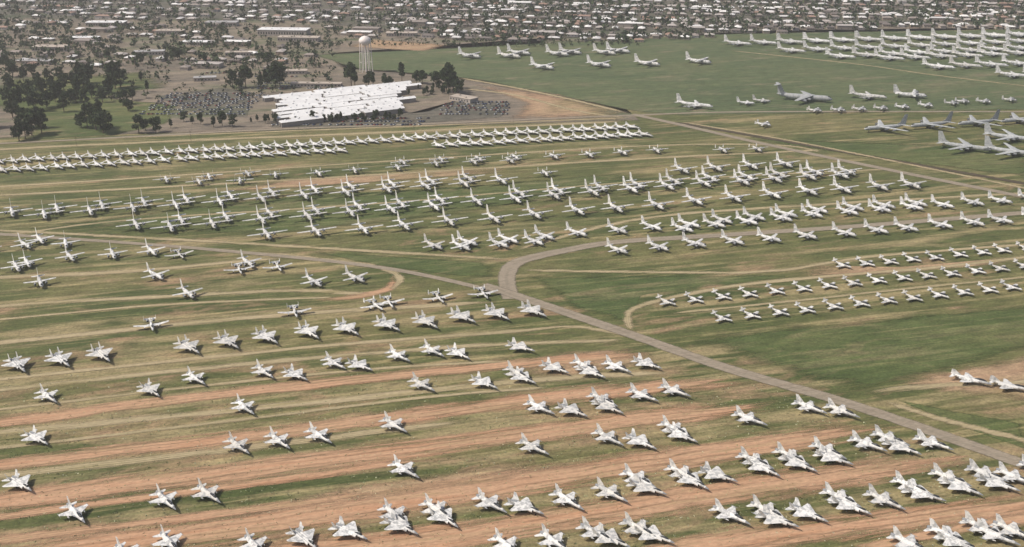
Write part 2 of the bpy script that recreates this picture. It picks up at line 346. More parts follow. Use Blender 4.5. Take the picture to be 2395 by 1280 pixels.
ME = {
 'fighter_jet': fighter().mesh('fighter_jet', AM, 1.27),
 'twin_tail_fighter_jet': twin_fighter().mesh('twin_tail_fighter_jet', AM, 1.17),
 'strike_fighter_jet': twin_fighter(1, .9).mesh('strike_fighter_jet', AM, .97),
 'naval_fighter_jet': naval_fighter().mesh('naval_fighter_jet', AM, 1.13),
 'attack_jet': attack().mesh('attack_jet', AM, 1.15),
 'trainer_jet': trainer().mesh('trainer_jet', AM, 1.33),
 'patrol_aircraft': liner(18.5, 1.3, 26, .75, 2, 3.0, 1.4, [(4.0, .8, 4.4)], True, 5.9, stab=9.5, zc=2.7, droop=.3).mesh('patrol_aircraft', AM, 1.13),
 'twin_engine_jet': liner(16, 1.1, 17, .55, 14, 3.0, 1.4, [(2.9, .7, 3.0)], False, 4.6, stab=7, zc=2.2).mesh('twin_engine_jet', AM, 1.16),
 'twin_turboprop_plane': twin_boom().mesh('twin_turboprop_plane', AM, 1.12),
 'tanker_jet': liner(41, 1.95, 36, -.4, 34, 7.2, 2.3, [(8.4, .85, 4.5), (14, .8, 4.2)], False, 9, stab=13, zc=3.9, droop=1.6).mesh('tanker_jet', AM),
 'bomber_jet': liner(46, 2.1, 50, .5, 33, 8.5, 3, [(8.4, .9, 5), (15, .85, 5)], False, 10.5, stab=16, zc=3.9, droop=.2).mesh('bomber_jet', AG),
 'cargo_plane': liner(31, 2.15, 38, .95, 1, 4.4, 2.2, [(5, .8, 5), (10, .75, 4.4)], True, 8.6, stab=15, zc=2.9, droop=.3).mesh('cargo_plane', AM, 1.1),
 'heavy_transport_jet': liner(66, 3.4, 62, .9, 27, 12, 4, [(12, 1.7, 7), (20, 1.6, 7)], False, 12, True, 20, zc=4.6, droop=-2).mesh('heavy_transport_jet', AG, .92),
}
def put(kind, x, y, head, z=0.08):
    o = bpy.data.objects.new(kind, ME[kind]); scene.collection.objects.link(o)
    o.location = (x, y, z); o.rotation_euler = (0, 0, math.radians(head)); return o
def row(kind, pts, head, jit=3):
    for p in pts:
        x, y = G(*p); put(kind, x, y, head+R.uniform(-jit, jit))
def lerp_row(kind, a, b, n, head, jit=3):
    A = G(*a); B = G(*b)
    for i in range(n):
        t = i/(n-1)
        put(kind, A[0]+(B[0]-A[0])*t+R.uniform(-1, 1), A[1]+(B[1]-A[1])*t+R.uniform(-1, 1), head+R.uniform(-jit, jit))

lerp_row('naval_fighter_jet', (-60, 386), (930, 332), 35, -50, 4)
lerp_row('naval_fighter_jet', (955, 329), (1480, 302), 21, -50, 4)
lerp_row('naval_fighter_jet', (-60, 408), (385, 380), 15, -50, 4)
lerp_row('naval_fighter_jet', (425, 377), (800, 356), 14, -50, 4)
lerp_row('naval_fighter_jet', (1030, 345), (1510, 319), 19, -50, 4)
row('twin_turboprop_plane', [(390,427),(466,432),(490,420),(562,430),(580,413),(645,416),(745,412),(830,405),(930,398),(942,386),(1020,389),(1032,380),(1108,385),(1120,378),(1193,382),(1205,374),(1295,372),(1378,368),(1455,363),(1535,358),(1690,357),(1770,355),(1275,412)], -68, 8)
PA = [(30,505),(105,510),(135,497),(212,502),(240,489),(312,495),(338,482),(412,488),(437,475),(515,480),(540,467),(612,472),(637,459),(712,465),(737,452),(810,458),(822,445),(905,450),(918,439),(995,443),(1008,432),(1085,437),(1095,425),(1172,430),(1595,405),(1672,400),(1755,395),(1835,391),(-50,518),(-70,525)]
PB = [(320,535),(400,540),(425,524),(498,532),(530,517),(612,522),(632,508),(720,514),(740,501),(820,505),(838,491),(915,498),(938,485),(1015,491),(1030,476),(1115,479),(1205,473),(1215,460),(1295,465),(1305,454),(1385,457),(1405,447),(1475,450),(1490,440),(1560,443),(1575,431),(1645,436),(1660,424),(1735,432),(1745,421),(1810,426),(1820,415),(1890,420),(1905,410),(1965,417),(1980,409)]
PC = [(625,557),(740,550),(850,545),(945,536),(1050,526),(1155,520),(1250,510),(1350,501),(1440,495),(1535,488),(1625,478),(1715,471),(1805,463),(1890,455),(1970,450),(2055,444),(2130,440)]
row('patrol_aircraft', PA+PB+PC, -64, 2)
PE = [(1015,582),(1080,584),(1095,574),(1168,578),(1190,568),(1250,572),(1275,560),(1350,552),(1445,545),(1525,538),(1597,542),(1613,532),(1672,532),(1690,522),(1748,525),(1765,515),(1828,517),(1840,508),(1900,508),(1912,498),(1983,502),(1996,492),(2058,496),(2068,487),(2133,491),(2143,482),(2205,486),(2275,480),(2340,476),(2410,470),(2480,465)]
PF = [(1445,592),(1540,585),(1625,577),(1715,571),(1800,565),(1885,558),(1975,552),(2050,545),(2120,540),(2200,533),(2275,527),(2340,522),(2420,516)]
row('twin_engine_jet', PE+PF, -44, 4)
T = [(1970,625),(2025,621),(2080,617),(2133,611),(2187,607),(2243,600),(2297,595),(2345,590),(2400,585),
 (1560,712),(1625,706),(1690,699),(1752,693),(1815,686),(1878,680),(1937,673),(1995,667),(2052,661),(2112,655),(2168,650),(2225,645),(2283,639),(2338,633),(2395,627),
 (1690,750),(1757,743),(1823,736),(1885,730),(1950,722),(2012,715),(2075,708),(2135,702),(2195,695),(2253,689),(2312,683),(2365,677),(2425,671)]
row('trainer_jet', T, -48, 4)
row('twin_engine_jet', [(95,568),(155,577),(60,580),(165,608),(265,602),(355,595),(40,632),(65,622),(95,667),(365,652),(580,622),(440,694),(735,667),(832,658),(-30,590),(-60,640)], -58, 14)
row('attack_jet', [(420,602),(560,637),(650,631),(690,737),(910,715),(1025,704),(1130,694),(355,768),(878,722)], -62, 10)
row('twin_tail_fighter_jet', [(-50,872),(45,864),(145,852),(240,840),(445,822),(537,810),(627,799),(725,787),(815,779),(910,770),(1000,763),(1085,751),(1165,744),(1250,737)], -50, 3)
row('strike_fighter_jet', [(355,922),(695,886),(845,864),(1075,836),(1220,821),(1135,905),(1300,870),(1515,860),(1385,880),(1225,893),(90,1035),(1340,970),(1500,1044),(50,1142),(1425,962),(1620,1135),(1595,1028),(1785,1105),(1870,1095),(1950,1082),(2110,1057),(1680,1122),(940,1242),(1040,1222),(820,1255),(1230,1197),(715,1272),(1820,1227),(1890,1212),(1990,1195),(2160,1167),(2250,1150),(2335,1142),(1530,1264),(1430,1272),(2240,1280),(1515,1152)], -42, 8)
row('fighter_jet', [(115,937),(460,895),(620,879),(785,859),(935,842),(1015,830),(575,963),(990,910),(1212,883),(1370,866),(1445,868),
 (560,1054),(655,1042),(750,1030),(925,1005),(1265,964),(1412,946),(1505,935),(1580,924),(1250,1057),(1425,1035),(1580,1015),(1755,990),(1895,963),(1970,972),
 (180,1212),(390,1182),(490,1167),(950,1110),(1495,1132),(1600,1120),(1768,1090),(1852,1080),(1938,1066),(2030,1050),(2083,1037),(2183,1047),
 (400,1282),(600,1290),(928,1217),(1025,1205),(1150,1190),(1330,1182),(1430,1165),(1190,1290),(1300,1280),(1398,1260),(1498,1250),(1710,1217),(1798,1208),(1968,1177),(2070,1182),(2133,1150),(2223,1130),(2308,1120),(2375,1128),
 (2130,1285),(2218,1265),(2300,1247),(2330,1265),(2372,1255),(2430,1110),(2470,1240),(300,1310),(-60,1230)], -47, 4)
row('naval_fighter_jet', [(2270,897),(2362,912),(2450,930)], -35, 3)
row('cargo_plane', [(1100,136),(1192,136),(1215,129),(1305,131),(1335,127),(1415,128),(1447,124),(1270,162),(1402,157),(1515,154),(1635,149)], -32, 4)
for k, (xa, ya, yb) in enumerate([(1725, 107, 84), (1850, 124, 98), (1965, 138, 113), (2080, 142, 126), (2195, 162, 150), (2370, 182, 180), (1850, 103, 82)]):
    x2 = 2500; n = max(2, int((x2-xa)/58)+1)
    lerp_row('tanker_jet', (xa, ya), (x2, yb), n, -32, 2)
row('tanker_jet', [(1625,253),(2030,232)], -28, 2)
row('twin_engine_jet', [(1745,246),(1782,241)], -20, 3)
row('cargo_plane', [(2130,229)], -20, 3)
row('heavy_transport_jet', [(1880,236)], -20, 0)
row('twin_turboprop_plane', [(1905,264),(1960,263),(2010,261),(2060,259),(2110,256),(2165,252),(2225,247),(2250,243),(2300,243),(2360,239),(1785,297)], -25, 8)
row('bomber_jet', [(2068,307),(2175,300),(2285,295),(2385,289)], 196, 2)
row('bomber_jet', [(2255,352),(2362,330),(2365,364),(2470,352)], -30, 2)

# ------------------------------------------------------------------ ground, tracks, patches
def grid_obj(name, verts, faces, mat, attrs=None):
    me = bpy.data.meshes.new(name); me.from_pydata(verts, [], faces); me.materials.append(mat)
    for k, vals in (attrs or {}).items():
        a = me.attributes.new(k, 'FLOAT', 'POINT'); a.data.foreach_set('value', vals)
    o = bpy.data.objects.new(name, me); scene.collection.objects.link(o); return o
S = 30000
grid_obj('ground', [(-S, -2000, 0), (S, -2000, 0), (S, S, 0), (-S, S, 0)], [(0, 1, 2, 3)], m_ground)
zi = [0]
def nextz():
    zi[0] += 1; return .008+.004*zi[0]
def patch(name, pts, mat, inset=.82, world=False):
    P = [Vector(p if world else G(*p)) for p in pts]
    Q = []
    for i in range(len(P)):
        a, b = P[i], P[(i+1) % len(P)]
        for k in range(6): Q.append(a.lerp(b, k/6))
    Q = [q for i in range(len(Q)) for q in (Q[i].lerp(Q[(i+1) % len(Q)], .25), Q[i].lerp(Q[(i+1) % len(Q)], .75))]
    c = sum(Q, Vector((0, 0)))/len(Q); z = nextz(); n = len(Q)
    V = [(q.x, q.y, z) for q in Q]+[(c.x+(q.x-c.x)*inset, c.y+(q.y-c.y)*inset, z) for q in Q]+[(c.x, c.y, z)]
    F = [(i, (i+1) % n, n+(i+1) % n, n+i) for i in range(n)]+[(n+i, n+(i+1) % n, 2*n) for i in range(n)]
    return grid_obj(name, V, F, mat, {'edge': [0.0]*n+[1.0]*(n+1)})
def strip(name, pts, width, mat, widths=None):
    P = [Vector(G(*p)) for p in pts]
    Wd = widths or [width]*len(P)
    Q = []; W = []
    for i in range(len(P)-1):
        p0 = P[max(i-1, 0)]; p1 = P[i]; p2 = P[i+1]; p3 = P[min(i+2, len(P)-1)]
        n = max(3, int((p2-p1).length/6))
        for k in range(n):
            t = k/n
            Q.append(.5*((2*p1)+(p2-p0)*t+(2*p0-5*p1+4*p2-p3)*t*t+(3*p1-p0-3*p2+p3)*t**3)); W.append(Wd[i]*(1-t)+Wd[i+1]*t)
    Q.append(P[-1]); W.append(Wd[-1])
    z = nextz(); V = []; E = []; A = []; C = [-1, -.5, 0, .5, 1]
    dist = [0.0]
    for i in range(1, len(Q)): dist.append(dist[-1]+(Q[i]-Q[i-1]).length)
    fade = 0 if mat in (m_road,) else width*2.5
    for i, q in enumerate(Q):
        d = (Q[min(i+1, len(Q)-1)]-Q[max(i-1, 0)]).normalized(); nrm = Vector((-d.y, d.x))
        f = 1 if not fade else min(1, dist[i]/fade, (dist[-1]-dist[i])/fade)
        for c in C:
            w = q+nrm*c*W[i]/2*(.5+.5*f); V.append((w.x, w.y, z)); E.append((1-abs(c))*f); A.append(c)
    F = [(i*5+k, i*5+k+1, (i+1)*5+k+1, (i+1)*5+k) for i in range(len(Q)-1) for k in range(4)]
    return grid_obj(name, V, F, mat, {'edge': E, 'across': A})

patch('bare_lot', [(-400, 338), (-300, 20), (300, -40), (1500, -60), (3200, -60), (2800, 60), (1700, 72), (1500, 100), (1050, 112), (760, 125), (800, 160), (1100, 190), (1480, 268), (1500, 285), (600, 310)], m_lot, .93)
patch('suburb_ground', [(-600, 40), (-800, -160), (1200, -200), (3400, -160), (3200, 50), (1950, 66), (1500, 88), (1050, 88), (700, 50)], m_sub, .97)
patch('grass_field', [(720, 128), (1050, 112), (1700, 78), (2900, 60), (2900, 260), (2395, 258), (1600, 272), (1480, 262), (1100, 185), (820, 160)], m_field, .9)
patch('park_grass', [(60, 330), (90, 250), (230, 225), (420, 245), (400, 290), (260, 320)], m_green)
patch('grass', [(-100, 240), (20, 180), (350, 165), (420, 200), (250, 230), (60, 280)], m_green, .5)
patch('grass', [(1230, 645), (1900, 640), (1500, 690), (1470, 760), (1330, 720)], m_green, .7)
patch('grass', [(1560, 790), (2100, 735), (2500, 700), (2500, 790), (2200, 880), (2000, 920), (1850, 890)], m_green, .6)
patch('grass', [(700, 585), (1150, 612), (1180, 650), (1100, 650), (900, 625)], m_green, .6)
patch('grass', [(1700, 320), (2450, 345), (2450, 420), (2100, 380)], m_green, .6)
patch('grass', [(2080, 930), (2395, 990), (2420, 1060), (2250, 1000)], m_green, .6)
patch('grass', [(0, 540), (500, 470), (1000, 440), (1500, 400), (1600, 420), (1100, 500), (600, 560)], m_green, .6)
patch('bare_soil', [(1830, 650), (1870, 620), (2100, 625), (2395, 600), (2395, 615), (2050, 645)], m_bare, .4)
patch('bare_soil', [(2080, 900), (2250, 850), (2480, 820), (2480, 950), (2250, 930)], m_bare, .4)
patch('bare_soil', [(440, 455), (640, 420), (1150, 390), (1250, 400), (700, 440)], m_bare, .4)
patch('bare_soil', [(1080, 190), (1300, 215), (1480, 262), (1480, 290), (1180, 285), (1220, 240)], m_bare, .3)
patch('bare_soil', [(800, 110), (860, 90), (1060, 105), (1000, 122)], m_bare, .6)
patch('bare_soil', [(300, 1260), (700, 1150), (1300, 1060), (1500, 1060), (1000, 1200)], m_bare, .15)
patch('bare_soil', [(1100, 860), (1300, 820), (1500, 810), (1600, 840), (1300, 900)], m_bare, .2)
patch('car_park', [(360, 225), (520, 205), (590, 215), (580, 275), (470, 270)], m_sub, .9)
patch('car_park', [(620, 300), (640, 270), (1000, 262), (1080, 232), (1200, 240), (1180, 275), (900, 295)], m_sub, .85)

D, SA = m_dirt, m_sand
tracks = [
 ('sandy_track', [(-300, 470), (300, 442), (900, 408), (1500, 372), (1950, 350)], 9, SA),
 ('sandy_track', [(-300, 455), (300, 418), (900, 378), (1500, 342), (1820, 340), (1930, 360)], 8, SA),
 ('sandy_track', [(-300, 365), (300, 335), (900, 310), (1480, 283)], 14, SA),
 ('sandy_track', [(-300, 350), (300, 322), (900, 298), (1480, 275)], 8, SA),
 ('sandy_track', [(1190, 590), (1500, 512), (1900, 480), (2250, 460), (2500, 445)], 9, SA),
 ('sandy_track', [(-300, 560), (0, 550), (300, 515), (900, 475), (1500, 425), (2100, 395)], 6, SA),
 ('sandy_track', [(-300, 660), (26, 648), (300, 635), (560, 612), (700, 600)], 11, SA),
 ('sandy_track', [(-300, 760), (26, 715), (400, 693), (700, 680), (860, 688), (925, 668), (930, 645), (860, 620), (600, 590)], 9, SA),
 ('dirt_track', [(700, 705), (860, 690), (915, 668), (915, 640)], 12, D),
 ('sandy_track', [(-300, 770), (26, 745), (400, 712), (800, 695)], 5, SA),
 ('sandy_track', [(-300, 835), (26, 800), (600, 742), (1180, 705)], 10, SA),
 ('sandy_track', [(-300, 915), (26, 885), (700, 815), (1200, 775), (1350, 765), (1480, 790)], 7, SA),
 ('sandy_track', [(-300, 940), (26, 910), (600, 850), (1100, 810), (1490, 795)], 8, SA),
 ('dirt_track', [(-300, 1020), (26, 985), (500, 925), (900, 882), (1300, 845), (1560, 828)], 17, D),
 ('dirt_track', [(-300, 1045), (26, 1010), (700, 945), (1300, 885), (1600, 872)], 10, SA),
 ('dirt_track', [(-300, 1120), (26, 1085), (500, 1030), (1000, 968), (1400, 918), (1800, 890)], 24, D, [16, 16, 18, 22, 25, 24]),
 ('dirt_track', [(-300, 1155), (26, 1112), (600, 1045), (1100, 985)], 10, SA),
 ('dirt_track', [(-300, 1210), (26, 1170), (600, 1098), (1100, 1035), (1500, 980), (1790, 950), (1830, 915)], 24, D, [22, 24, 26, 24, 24, 22, 14]),
 ('dirt_track', [(-300, 1250), (26, 1205), (600, 1130), (1000, 1075)], 9, D),
 ('dirt_track', [(-300, 1350), (150, 1290), (700, 1213), (1100, 1150), (1500, 1085), (1900, 1025), (2160, 990)], 30, D),
 ('dirt_track', [(300, 1330), (1000, 1262), (1400, 1198), (1700, 1150), (2000, 1110), (2320, 1058)], 28, D),
 ('dirt_track', [(1300, 1340), (1650, 1275), (2000, 1232), (2395, 1180), (2600, 1150)], 24, D),
 ('dirt_track', [(1900, 1330), (2200, 1245), (2600, 1190)], 12, D),
 ('dirt_track', [(-300, 1310), (26, 1262), (500, 1205), (900, 1150)], 9, D),
 ('sandy_track', [(-300, 990), (26, 955), (500, 900), (900, 862), (1200, 845)], 5, SA),
 ('sandy_track', [(-300, 1080), (26, 1045), (500, 990), (1000, 930), (1300, 905)], 5, SA),
 ('sandy_track', [(1215, 632), (1500, 637), (1800, 635), (2050, 600), (2500, 565)], 7, SA),
 ('sandy_track', [(1490, 790), (1468, 750), (1500, 715), (1700, 672), (1900, 650), (2200, 625), (2500, 590)], 8, SA),
 ('sandy_track', [(1560, 735), (1900, 700), (2200, 668), (2500, 640)], 5, SA),
 ('sandy_track', [(2020, 930), (2080, 912), (2250, 900), (2500, 890)], 9, SA),
 ('sandy_track', [(2030, 925), (2180, 975), (2395, 1030), (2600, 1080)], 8, SA),
 ('sandy_track', [(1700, 118), (2000, 150), (2200, 178), (2600, 225)], 7, SA),
 ('dirt_road', [(1060, 180), (1200, 205), (1330, 232), (1480, 268)], 11, SA),
 ('dirt_road', [(1050, 205), (1200, 222), (1350, 260), (1480, 278)], 10, SA),
 ('dirt_road', [(-300, 345), (26, 335), (600, 305), (1000, 290), (1480, 270), (1780, 262), (2500, 262)], 7, m_road),
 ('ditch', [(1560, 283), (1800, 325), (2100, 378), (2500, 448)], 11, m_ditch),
 ('dirt_road', [(1480, 268), (1590, 292), (1800, 340), (2100, 402), (2500, 482)], 11, m_road),
 ('dirt_road', [(1590, 285), (1850, 330), (2150, 390), (2500, 462)], 8, SA),
 ('taxiway', [(1195, 700), (1186, 645), (1215, 612), (1330, 585), (1450, 566), (1700, 550), (2000, 530), (2500, 490)], 11, m_road, [14, 15, 15, 13, 12, 11, 11, 11]),
 ('gravel_road', [(-400, 520), (26, 541), (500, 566), (900, 590), (1200, 608)], 8, SA),
 ('gravel_road', [(-300, 530), (100, 555), (500, 585), (900, 628), (1190, 690)], 7, m_road),
 ('road', [(1130, 668), (1200, 690), (1480, 785), (1700, 862), (2000, 950), (2370, 1078), (2700, 1200)], 12, m_road),
]
for t in tracks:
    strip(t[0], t[1], t[2], t[3], t[4] if len(t) > 4 else None)

# ------------------------------------------------------------------ vegetation
def leaf_material(name, stops):
    m, nt, b = new_mat(name, .8)
    g = N(nt, 'ShaderNodeNewGeometry')
    c = ramp(nt, g.outputs['Random Per Island'], stops)
    L(nt, c, b.inputs['Base Color']); return m
m_leaf = leaf_material('tree_foliage', [(0, (.018, .036, .013)), (.5, (.036, .058, .023)), (1, (.075, .098, .04))])
m_scrub = leaf_material('scrub_foliage', [(0, (.2, .24, .1)), (.6, (.35, .37, .2)), (1, (.6, .58, .42))])
m_bark = flat('bark', (.12, .09, .065), .9)
def leafquad(b, c, s, mat, rr):
    u = Vector((rr.gauss(0, 1), rr.gauss(0, 1), rr.gauss(0, .7))).normalized()
    w = u.orthogonal().normalized(); w.rotate(Matrix.Rotation(rr.uniform(0, 6.28), 3, u)); t = u.cross(w)
    w *= s; t *= s*rr.uniform(.5, 1)
    c = Vector(c)
    b.add([c+w*.9+t*.2, c+t, c-w+t*.3, c-w*.5-t, c+w*.5-t*.8], [(0, 1, 2, 3, 4)], mat)
def tree_mesh(seed, h=13, rad=4.5, tall=False):
    rr = random.Random(seed); b = MB()
    b.loft([(0, 0, 0, .38, .38), (h*.25, .1, .05, .28, .28), (h*.55, .2, -.1, .18, .18), (h*.85, .1, 0, .06, .06)], 1, 8, 'z')
    centres = []
    for i in range(11):
        a = i*2.4+rr.uniform(-.4, .4); zz = h*rr.uniform(.22, .78); rl = rad*rr.uniform(.35, .8)*(0.5 if tall else 1)
        e = Vector((math.cos(a)*rl, math.sin(a)*rl, zz+h*.1)); s = Vector((.1, 0, max(.5, zz-h*.1)))
        n = Vector((-math.sin(a), math.cos(a), 0))*.09; k = Vector((0, 0, .09))
        b.add([s+n, s+k, s-n, s-k, e+n*.4, e+k*.4, e-n*.4, e-k*.4], [(0, 1, 5, 4), (1, 2, 6, 5), (2, 3, 7, 6), (3, 0, 4, 7)], 1)
        centres.append((e, rad*rr.uniform(.36, .56)))
    centres += [(Vector((rr.uniform(-.8, .8), rr.uniform(-.8, .8), h*.9)), rad*.38), (Vector((0, 0, h*.7)), rad*.55)]
    for c, r in centres:
        for _ in range(90):
            d = Vector((rr.gauss(0, 1), rr.gauss(0, 1), rr.gauss(0, 1))).normalized()*r*rr.uniform(.35, 1.05)
            d.z *= .8
            leafquad(b, c+d, rr.uniform(.35, .75), 0, rr)
    return b.mesh('tree', [m_leaf, m_bark])
TM = [tree_mesh(1), tree_mesh(2, 11, 5.2), tree_mesh(3, 15, 4.6), tree_mesh(4, 13, 3.5, True), tree_mesh(9, 12, 4.0), tree_mesh(12, 14, 5.0)]
def tree(px, py, s=1.0, k=None, nm='tree'):
    x, y = G(px, py); o = bpy.data.objects.new(nm, TM[k if k is not None else R.randrange(6)]); scene.collection.objects.link(o)
    s *= 1.18
    o.location = (x, y, 0); o.rotation_euler = (0, 0, R.uniform(0, 6.28)); o.scale = (s*R.uniform(.85, 1.15), s*R.uniform(.85, 1.15), s*R.uniform(.9, 1.2))
for px, py, s in [(38,262,1.4),(75,318,1.7),(88,300,1.5),(60,325,1.2),(110,252,1.3),(130,240,1.1),(195,205,1.8),(182,222,1.4),(205,215,1.5),(188,195,1.5),(270,208,1.8),(258,218,1.4),(282,205,1.4),(225,305,1.5),(242,312,1.6),(205,300,1.3),(190,298,1.0),(325,312,1.1),(365,310,1.0),(340,305,.8),
   (545,205,1.2),(575,205,1.4),(560,208,.9),(625,205,1.4),(645,207,1.8),(655,203,1.5),(610,208,1.1),(822,203,1.5),(830,200,1.2),(862,202,1.2),(872,203,1.1),(900,204,1.1),(912,202,.9),(940,190,1.3),(975,195,1.2),(988,197,1.0),(1020,205,1.2),(1045,215,1.7),(1060,218,1.8),(1072,222,1.3),(1050,208,1.6),
   (150,262,1.0),(165,240,1.2),(30,180,1.3),(55,190,1.1),(100,225,1.1),(25,215,1.1),(500,298,.8),(520,296,.9),(545,297,.7),(625,150,1.2),(410,140,1.2),(420,138,.9),(390,142,.8),(300,260,1.0),(290,245,1.1),(240,240,1.2),(310,235,.9),(70,235,1.2),(45,330,1.3),(-30,300,1.6),(-60,240,1.4),(450,290,.6),(400,300,.7),(480,150,.9),(330,150,.9),(250,140,.9),
   (80,260,1.4),(50,290,1.2),(130,225,1.2),(150,215,1.1),(170,205,1.3),(215,230,1.1),(120,205,1.0),(90,205,1.0),(45,235,1.2),(215,280,1.0),(210,195,1.4),(265,195,1.4),
   (62,300,1.5),(98,312,1.3),(30,275,1.2),(140,235,1.3),(178,240,1.1),(200,245,1.0),(230,262,1.0),(255,228,1.1),(15,240,1.2),(20,200,1.1),(110,190,1.0),(140,180,.9),(75,175,1.0),(345,215,.8),(330,190,.8),(430,285,.7),(470,292,.7),(15,165,1.1),(235,300,1.2)]:
    tree(px, py, s)
for i in range(26):
    tree(590+i*14+R.uniform(-5, 5), 287-i*.25+R.uniform(-3, 3), R.uniform(.35, .65))
for i in range(14):
    tree(930+R.uniform(0, 130), 205+R.uniform(0, 20), R.uniform(.35, .6))

def mass_trees(name, pts, nleaf=26):
    b = MB(); rr = random.Random(5)
    for (x, y, h, r) in pts:
        b.add([(x-.2, y-.2, 0), (x+.2, y-.2, 0), (x, y+.2, 0), (x-.1, y-.1, h*.6), (x+.1, y-.1, h*.6), (x, y+.1, h*.6)], [(0, 1, 4, 3), (1, 2, 5, 4), (2, 0, 3, 5)], 1)
        for _ in range(nleaf):
            d = Vector((rr.gauss(0, .48)*r, rr.gauss(0, .48)*r, h*.58+rr.gauss(0, .18)*h))
            leafquad(b, Vector((x, y, 0))+d, rr.uniform(.7, 1.3)*r*.38, 0, rr)
    o = bpy.data.objects.new(name, b.mesh(name, [m_leaf, m_bark])); scene.collection.objects.link(o)

# ------------------------------------------------------------------ suburb
m_roof, nt, b_ = new_mat('house_roofs', .7)
g = N(nt, 'ShaderNodeNewGeometry')
c = ramp(nt, g.outputs['Random Per Island'], [(0, (.62, .6, .58)), (.22, (.42, .38, .35)), (.44, (.28, .24, .21)), (.62, (.17, .145, .13)), (.76, (.78, .76, .73)), (.9, (.32, .21, .16))], 'CONSTANT')
L(nt, c, b_.inputs['Base Color'])
m_wall, nt, b_ = new_mat('house_walls', .85)
g = N(nt, 'ShaderNodeNewGeometry')
c = ramp(nt, g.outputs['Random Per Island'], [(0, (.42, .36, .3)), (.4, (.3, .25, .2)), (.7, (.52, .48, .44)), (.9, (.34, .26, .2))], 'CONSTANT')
L(nt, c, b_.inputs['Base Color'])
def house(b, x, y, w, d, h, ang, rh):
    ca, sa = math.cos(ang), math.sin(ang)
    T_ = lambda p: (x+p[0]*ca-p[1]*sa, y+p[0]*sa+p[1]*ca, p[2])
    a, e = w/2, d/2
    b.add([T_(p) for p in [(-a, -e, 0), (a, -e, 0), (a, e, 0), (-a, e, 0), (-a, -e, h), (a, -e, h), (a, e, h), (-a, e, h)]], [(0, 1, 5, 4), (1, 2, 6, 5), (2, 3, 7, 6), (3, 0, 4, 7)], 1)
    o = .6; A, E = a+o, e+o; k = min(A*.55, E)
    b.add([T_(p) for p in [(-A, -E, h+.02), (A, -E, h+.02), (A, E, h+.02), (-A, E, h+.02), (-A+k, 0, h+rh), (A-k, 0, h+rh)]], [(0, 1, 5, 4), (1, 2, 5), (2, 3, 4, 5), (3, 0, 4), (3, 2, 1, 0)], 0)
    for wx in (-a*.55, a*.1, a*.6):
        b.add([T_((wx-.7, -e-.04, 1)), T_((wx+.7, -e-.04, 1)), T_((wx+.7, -e-.04, 2.3)), T_((wx-.7, -e-.04, 2.3))], [(0, 1, 2, 3)], 2)
hb = MB(); tp = []
rot = math.radians(-8); cr, sr = math.cos(rot), math.sin(rot)
def inv(x, y):
    zc = y*CP+H*SP; yc = (H*CP-y*SP)/zc
    return 1197.5+x/zc*FPX, 640+yc*FPX
for i in range(-76, 77):
    for j in range(0, 60):
        u = i*21+R.uniform(-3, 3)+(4 if j % 2 else 0); w = 1250+j*28+(9 if j % 2 else 0)+R.uniform(-2, 2)
        x = u*cr-(w-1500)*sr; y = u*sr+(w-1500)*cr+1500
        px, py = inv(x, y)
        lim = 98 if px < 1500 else 98-(px-1500)*.06 if px < 1900 else 70
        if px < 1050: lim = 60+max(0, (px-750))*.1
        dens = .95
        if py > lim:
            if px < 760 and py < 165 and not (560 < px < 760 and 60 < py < 110): dens = .25
            elif px < 1050 and py < 90 and px > 760: dens = .3
            else: continue
        elif px < 900: dens = .65
        if j % 6 == 5 and dens > .5:
            if R.random() < .5: tp.append((x, y, R.uniform(5, 9), R.uniform(2.5, 4)))
            continue
        if R.random() < dens:
            big = R.random() < (.12 if dens < .5 else .05)
            if big: house(hb, x, y, R.uniform(24, 40), R.uniform(14, 20), R.uniform(5, 7), rot, .8)
            else: house(hb, x, y, R.uniform(12, 18), R.uniform(8, 11), R.uniform(3, 4.4), rot+(0 if R.random() < .75 else 1.57), R.uniform(1.4, 2.4))
        for _ in range(3 if dens > .9 else 2):
            if R.random() < (.72 if dens > .5 else .65):
                hh = R.uniform(6, 12); tp.append((x+R.uniform(-11, 11), y+R.choice((-1, 1))*R.uniform(9, 13), hh, hh*R.uniform(.4, .52)))
me = hb.mesh('suburban_houses', [m_roof, m_wall, m_glass]); o = bpy.data.objects.new('suburban_houses', me); scene.collection.objects.link(o)
for _ in range(1100):
    px, py = R.uniform(-100, 780), R.uniform(60, 240)
    if R.random() < (py-40)/270: continue
    x, y = G(px, py); hh = R.uniform(4, 9); tp.append((x, y, hh, hh*.48))
for _ in range(200):
    x, y = G(R.uniform(760, 1500), R.uniform(95, 110)); hh = R.uniform(3, 6); tp.append((x, y, hh, hh*.5))
mass_trees('suburban_trees', tp, 14)

# scrub tufts
sb = MB(); rr = random.Random(3)
for _ in range(3600):
    px = rr.uniform(-100, 2300); py = rr.choice((rr.uniform(850, 1280), rr.uniform(900, 1280)))
    if px > 1500 and py < 800+(px-1500)*.36: continue
    x, y = G(px, py)
    for _k in range(3):
        leafquad(sb, (x+rr.gauss(0, .35), y+rr.gauss(0, .35), .16), rr.uniform(.15, .42), 0, rr)
o = bpy.data.objects.new('desert_scrub', sb.mesh('desert_scrub', [m_scrub])); scene.collection.objects.link(o)

